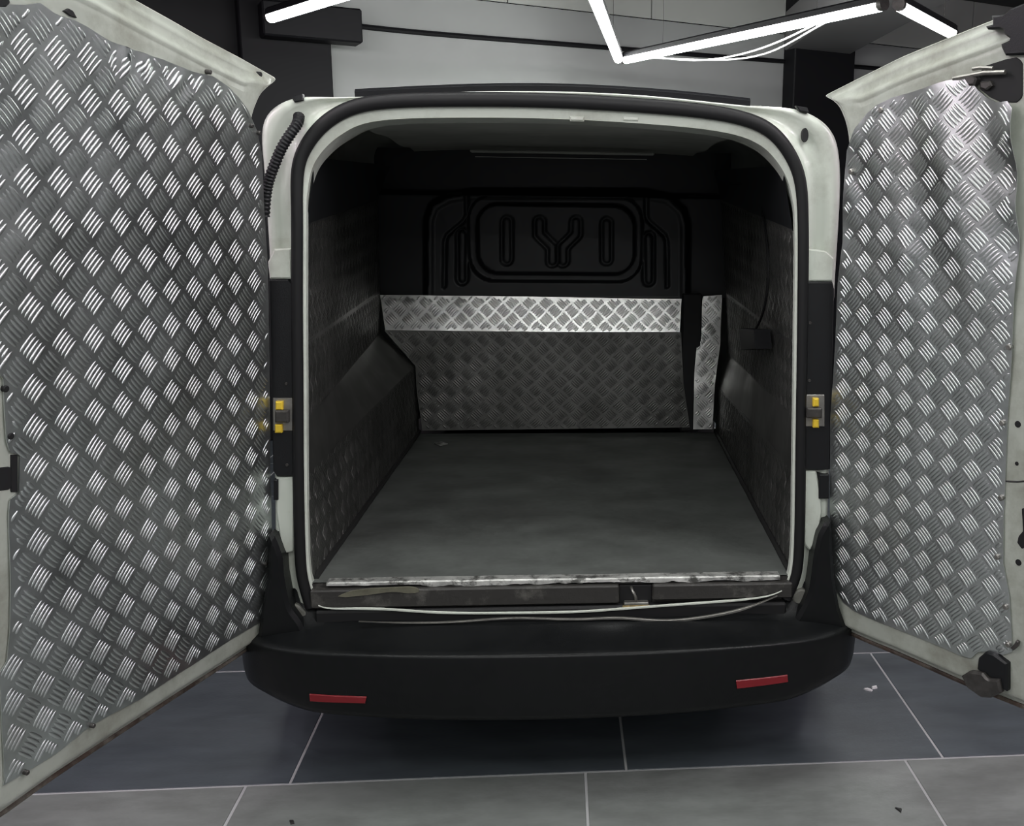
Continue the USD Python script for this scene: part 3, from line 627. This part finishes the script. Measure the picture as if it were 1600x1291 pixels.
def hem(F, outline, t_lim, r, w):
    q = smooth_outline(outline, 320, 4); s = q[(q[:, 1] < t_lim)]; s = s[np.argsort(s[:, 0])]
    s = s + [0, -.007]; return tube(F(np.c_[s, np.full(len(s), w)])[::2], r, 8)

Lout = [FL.px(*p) for p in ((447, 125), (432, 136), (418, 150), (403, 185), (399, 215), (406, 250), (412, 330), (417, 400), (421, 500), (423, 640), (426, 740), (428, 800), (428, 900), (427, 955), (420, 990), (400, 1013), (360, 1040), (280, 1092), (200, 1145), (100, 1212), (0, 1285))] + [(.868, .0), (.878, .03), (.885, .7), (.872, 1.40), (.85, 1.50), (.80, 1.55), (.70, 1.556), (.58, 1.54)] + [FL.px(*p) for p in ((225, 0), (280, 31), (330, 60), (390, 92), (430, 115))]
Rout = [FR.px(*p) for p in ((1277, 150), (1290, 155), (1302, 166), (1312, 190), (1317, 215), (1319, 300), (1314, 400), (1309, 500), (1303, 600), (1298, 740), (1293, 850), (1292, 940), (1296, 965), (1308, 985), (1340, 1000), (1400, 1025), (1500, 1070), (1600, 1110))] + [(.615, .004), (.625, .03), (.63, .7), (.618, 1.44), (.60, 1.52), (.55, 1.555), (.48, 1.55)] + [FR.px(*p) for p in ((1555, 25), (1480, 55), (1400, 88), (1330, 123))]
door_l = obj('rear_door', door_shell(FL, Lout), m_door_paint, van, smooth=40, label='wide left rear door with a tread plate lining')
door_r = obj('rear_door', door_shell(FR, Rout), m_door_paint, van, smooth=40, label='narrow right rear door with a buckled tread plate lining')
Lpl = [(.835, 1.44), (.74, 1.455)] + [FL.px(*p) for p in ((60, 4), (85, 22), (115, 32), (135, 42), (165, 62), (200, 75), (250, 92), (300, 112), (330, 119), (355, 136), (370, 152), (385, 172), (399, 203), (407, 240), (411, 330), (416, 420), (419, 560), (421, 740), (424, 850), (424, 915), (420, 945), (405, 972), (360, 999), (297, 1040), (217, 1092), (140, 1134), (85, 1178), (31, 1211), (0, 1229))] + [(.845, .075), (.845, .30)] + [FL.px(*p) for p in ((8, 1035), (13, 985), (14, 920), (12, 850), (11, 800), (13, 780), (27, 770), (28, 711), (13, 706), (7, 690), (4, 640), (2, 590))] + [(.832, .86)]
def warpL(p, h):
    s, t = p[:, 0], p[:, 1]
    w = .0035 * fnoise(s, t, 5, 1) * 2 + .0012 * fnoise(s, t, 16, 2) * 2
    w += .006 * np.exp(-((s - .50) / .06) ** 2 - ((t - 1.40) / .035) ** 2) * np.sin((s - .5) * 120)      # torn and dented top edge
    w += .004 * np.exp(-((s - .36) / .05) ** 2 - ((t - 1.37) / .03) ** 2) * np.cos((s + t) * 90)
    w += .012 * np.clip((s - .70) / .13, 0, 1) ** 2 * np.clip((t - 1.22) / .2, 0, 1)
    return FL(np.c_[s, t, -(.004 + np.maximum(w, -.003) + h)])
c0 = FL.px(80.5, 750.8)
obj('tread_plate', tread_mesh(Lpl, warpL, cell=.0725, phase=(c0[0] % .0725, c0[1] % .0725), step=.02), m_alu, door_l, smooth=50)
Rpl = [FR.px(*p) for p in ((1321, 266), (1324, 235), (1339, 201), (1356, 178), (1373, 164), (1398, 152), (1448, 139), (1488, 126), (1520, 121), (1533, 140), (1548, 152), (1566, 160), (1584, 158), (1593, 169), (1596, 263), (1597, 380), (1587, 473), (1584, 553), (1576, 650), (1572, 752), (1570, 802), (1569, 879), (1579, 932), (1582, 985), (1583, 1018), (1569, 1023), (1547, 1017), (1530, 1018), (1519, 1028), (1500, 1023), (1479, 1013), (1417, 988), (1361, 966), (1334, 954), (1318, 941), (1302, 913), (1299, 864), (1298, 802), (1299, 659), (1305, 553), (1311, 442), (1318, 380))]
def warpR(p, h):
    s, t = p[:, 0], p[:, 1]
    w = .0030 * fnoise(s, t, 5, 11) * 2 + .0012 * fnoise(s, t, 15, 12) * 2
    k = np.clip((t - .75) / .5, 0, 1) * np.clip((s - .05) / .3, 0, 1)
    w += .018 * k * (1 + .5 * np.sin(s * 30 + t * 9))                                # buckled upper half
    w += .007 * np.exp(-((s - .20) / .035) ** 2 - ((t - 1.03) / .03) ** 2)
    w += .006 * np.exp(-((s - .02) / .03) ** 2) * np.sin(t * 34) * np.clip((t - .9) / .2, 0, 1)
    w += .008 * np.exp(-((s - .47) / .03) ** 2) * np.sin(t * 40) * np.clip((t - .95) / .2, 0, 1)
    return FR(np.c_[s, t, -(.004 + np.maximum(w, -.003) + h)])
c1 = FR.px(1398.3, 603.1)
obj('tread_plate', tread_mesh(Rpl, warpR, cell=.066, phase=(c1[0] % .066, c1[1] % .066), step=.02), m_alu, door_r, smooth=50)
def disc(F, u, v, r, w0, w1, bev, name, m, parent, seg=14, **k):
    c = F.px(u, v); return obj(name, prism([(c[0] + r * math.cos(a), c[1] + r * math.sin(a)) for a in np.linspace(0, 2 * np.pi, seg, endpoint=False)], F, w0, w1, bev), m, parent, **k)
def cut(F, px, w0, w1, bev, name, m, parent, **k): return obj(name, prism([F.px(*p) for p in px], F, w0, w1, bev), m, parent, **k)
for F, dr, out in ((FL, door_l, Lout), (FR, door_r, Rout)):
    obj('bottom_hem', hem(F, out, .05, .0065, .026), m_rust, dr)
# left door: hole, handle slot, screws
cut(FL, [(97, 17), (105, 13), (112, 17), (118, 28), (108, 25)], -.004, .004, .001, 'lining_hole', m_dark, door_l)
cut(FL, [(-40, 735), (14, 729), (18, 735), (18, 758), (14, 765), (-40, 772)], -.002, .004, .001, 'handle_slot', m_dark, door_l)
cut(FL, [(16, 711), (26, 711), (26, 769), (16, 769)], -.003, .004, .001, 'handle_slot', m_dark, door_l)
for u, v in ((5, 607), (13, 681)): disc(FL, u, v, .006, -.0075, .002, .001, 'rivet_hole', m_dark, door_l)
disc(FL, 414, 117, .006, .010, .024, .001, 'drain_hole', m_dark, door_l)
for u, v in ((388, 196), (322, 112), (400, 207), (411, 880), (140, 1133), (36, 1206)): disc(FL, u, v, .005, -.012, .0, .0015, 'lining_screw', m_dsteel, door_l)
cut(FL, [(-30, -14), (4, -14), (9, 4), (2, 12), (-30, 16)], -.012, .01, .004, 'door_catch', m_black, door_l)
# right door: access hole with rod, upper catch, lower catch, holes in the bare frame, bolts on the lining
hole = cut(FR, [(1533, 140), (1528, 118), (1540, 103), (1575, 92), (1590, 90), (1598, 97), (1598, 152), (1590, 160), (1566, 160), (1548, 152)], -.003, .004, .001, 'access_hole', m_dark, door_r)
rod = [FR.px(u, v) for u, v in ((1497, 123), (1520, 119), (1545, 114), (1578, 113))]
obj('latch_rod', tube(FR(np.c_[np.array(rod), np.full(4, -.016)]), .005, 8), m_steel, door_r)
rod = [FR.px(u, v) for u, v in ((1528, 108), (1540, 106), (1560, 107))]
obj('latch_rod', tube(FR(np.c_[np.array(rod), np.full(3, -.018)]), .004, 8), m_steel, door_r)
cut(FR, [(1512, 119), (1528, 114), (1534, 124), (1530, 134), (1521, 134)], -.020, -.003, .004, 'latch_pivot', m_dsteel, door_r)
cut(FR, [(1536, 128), (1552, 126), (1556, 134), (1546, 141), (1537, 138)], -.014, -.002, .003, 'latch_pivot', m_dsteel, door_r)
cut(FR, [(1554, 25), (1575, 23), (1582, 15), (1620, 0), (1630, 85), (1576, 87), (1568, 70), (1586, 62), (1575, 55), (1572, 45), (1549, 47), (1545, 42), (1558, 38)], -.014, .030, .004, 'door_catch', m_black, door_r)
cut(FR, [(1546, 1016), (1558, 1019), (1579, 1034), (1579, 1078), (1562, 1070), (1551, 1052), (1532, 1044), (1534, 1026)], -.016, .006, .004, 'catch_housing', m_black, door_r)
cut(FR, [(1511, 1052), (1524, 1044), (1545, 1047), (1552, 1056), (1570, 1057), (1574, 1078), (1556, 1086), (1541, 1085), (1520, 1070)], -.026, -.012, .005, 'door_catch', m_dsteel, door_r)
for u, v, r in ((1590.5, 663, .0075), (1589, 724.5, .0045), (1591.5, 879, .0075)): disc(FR, u, v, r, -.0015, .004, .0005, 'frame_hole', m_dark, door_r)
cut(FR, [(1597, 795), (1606, 792), (1608, 852), (1597, 858), (1590, 848), (1592, 838), (1599, 830)], -.0015, .004, .0005, 'frame_hole', m_dark, door_r)
obj('frame_seam', tube(FR(np.c_[np.array([FR.px(1572, 752), FR.px(1590, 753), FR.px(1610, 751)]), np.full(3, 0.0)]), .002, 6), m_chip, door_r)
for u, v in ((1580, 542), (1569, 660), (1567, 777), (1561, 869), (1574, 947), (1578, 1006), (1380, 172), (1333, 268)):
    disc(FR, u, v, .007, -.012, .0, .002, 'lining_bolt', m_steel, door_r, seg=8)
cut(FR, [(1583, 1010), (1589, 1005), (1593, 998), (1597, 1001), (1595, 1008), (1588, 1014)], -.014, -.006, .002, 'bent_clip', m_dsteel, door_r)
# ================================================================== litter on the tiles
def scrap(px, name, m, label, catg, h=.004):
    b = [onZ(u, v, 0) for u, v in px]; c = np.mean(b, 0)
    return obj(name, hull([p for p in b] + [c + (p - c) * .8 + [0, 0, h] for p in b]), m, smooth=False, label=label, cat=catg)
scrap(((1361, 1074), (1370, 1072), (1371, 1076), (1363, 1077)), 'paper_scrap', m_paper, 'right one of two tiny white paper scraps beside the right end of the bumper', 'paper scrap')
scrap(((1349, 1077), (1355, 1076), (1364, 1079), (1362, 1081), (1352, 1079)), 'paper_scrap', m_paper, 'left one of two tiny white paper scraps beside the right end of the bumper', 'paper scrap')
scrap(((1398, 1263), (1409, 1265), (1408, 1271)), 'dark_chip', m_chip, 'small dark chip lying on the grey tiles at lower right', 'chip')
scrap(((452, 1283), (459, 1283), (460, 1288), (454, 1289)), 'dark_chip', m_chip, 'small dark chip lying on the grey tiles at lower left', 'chip')
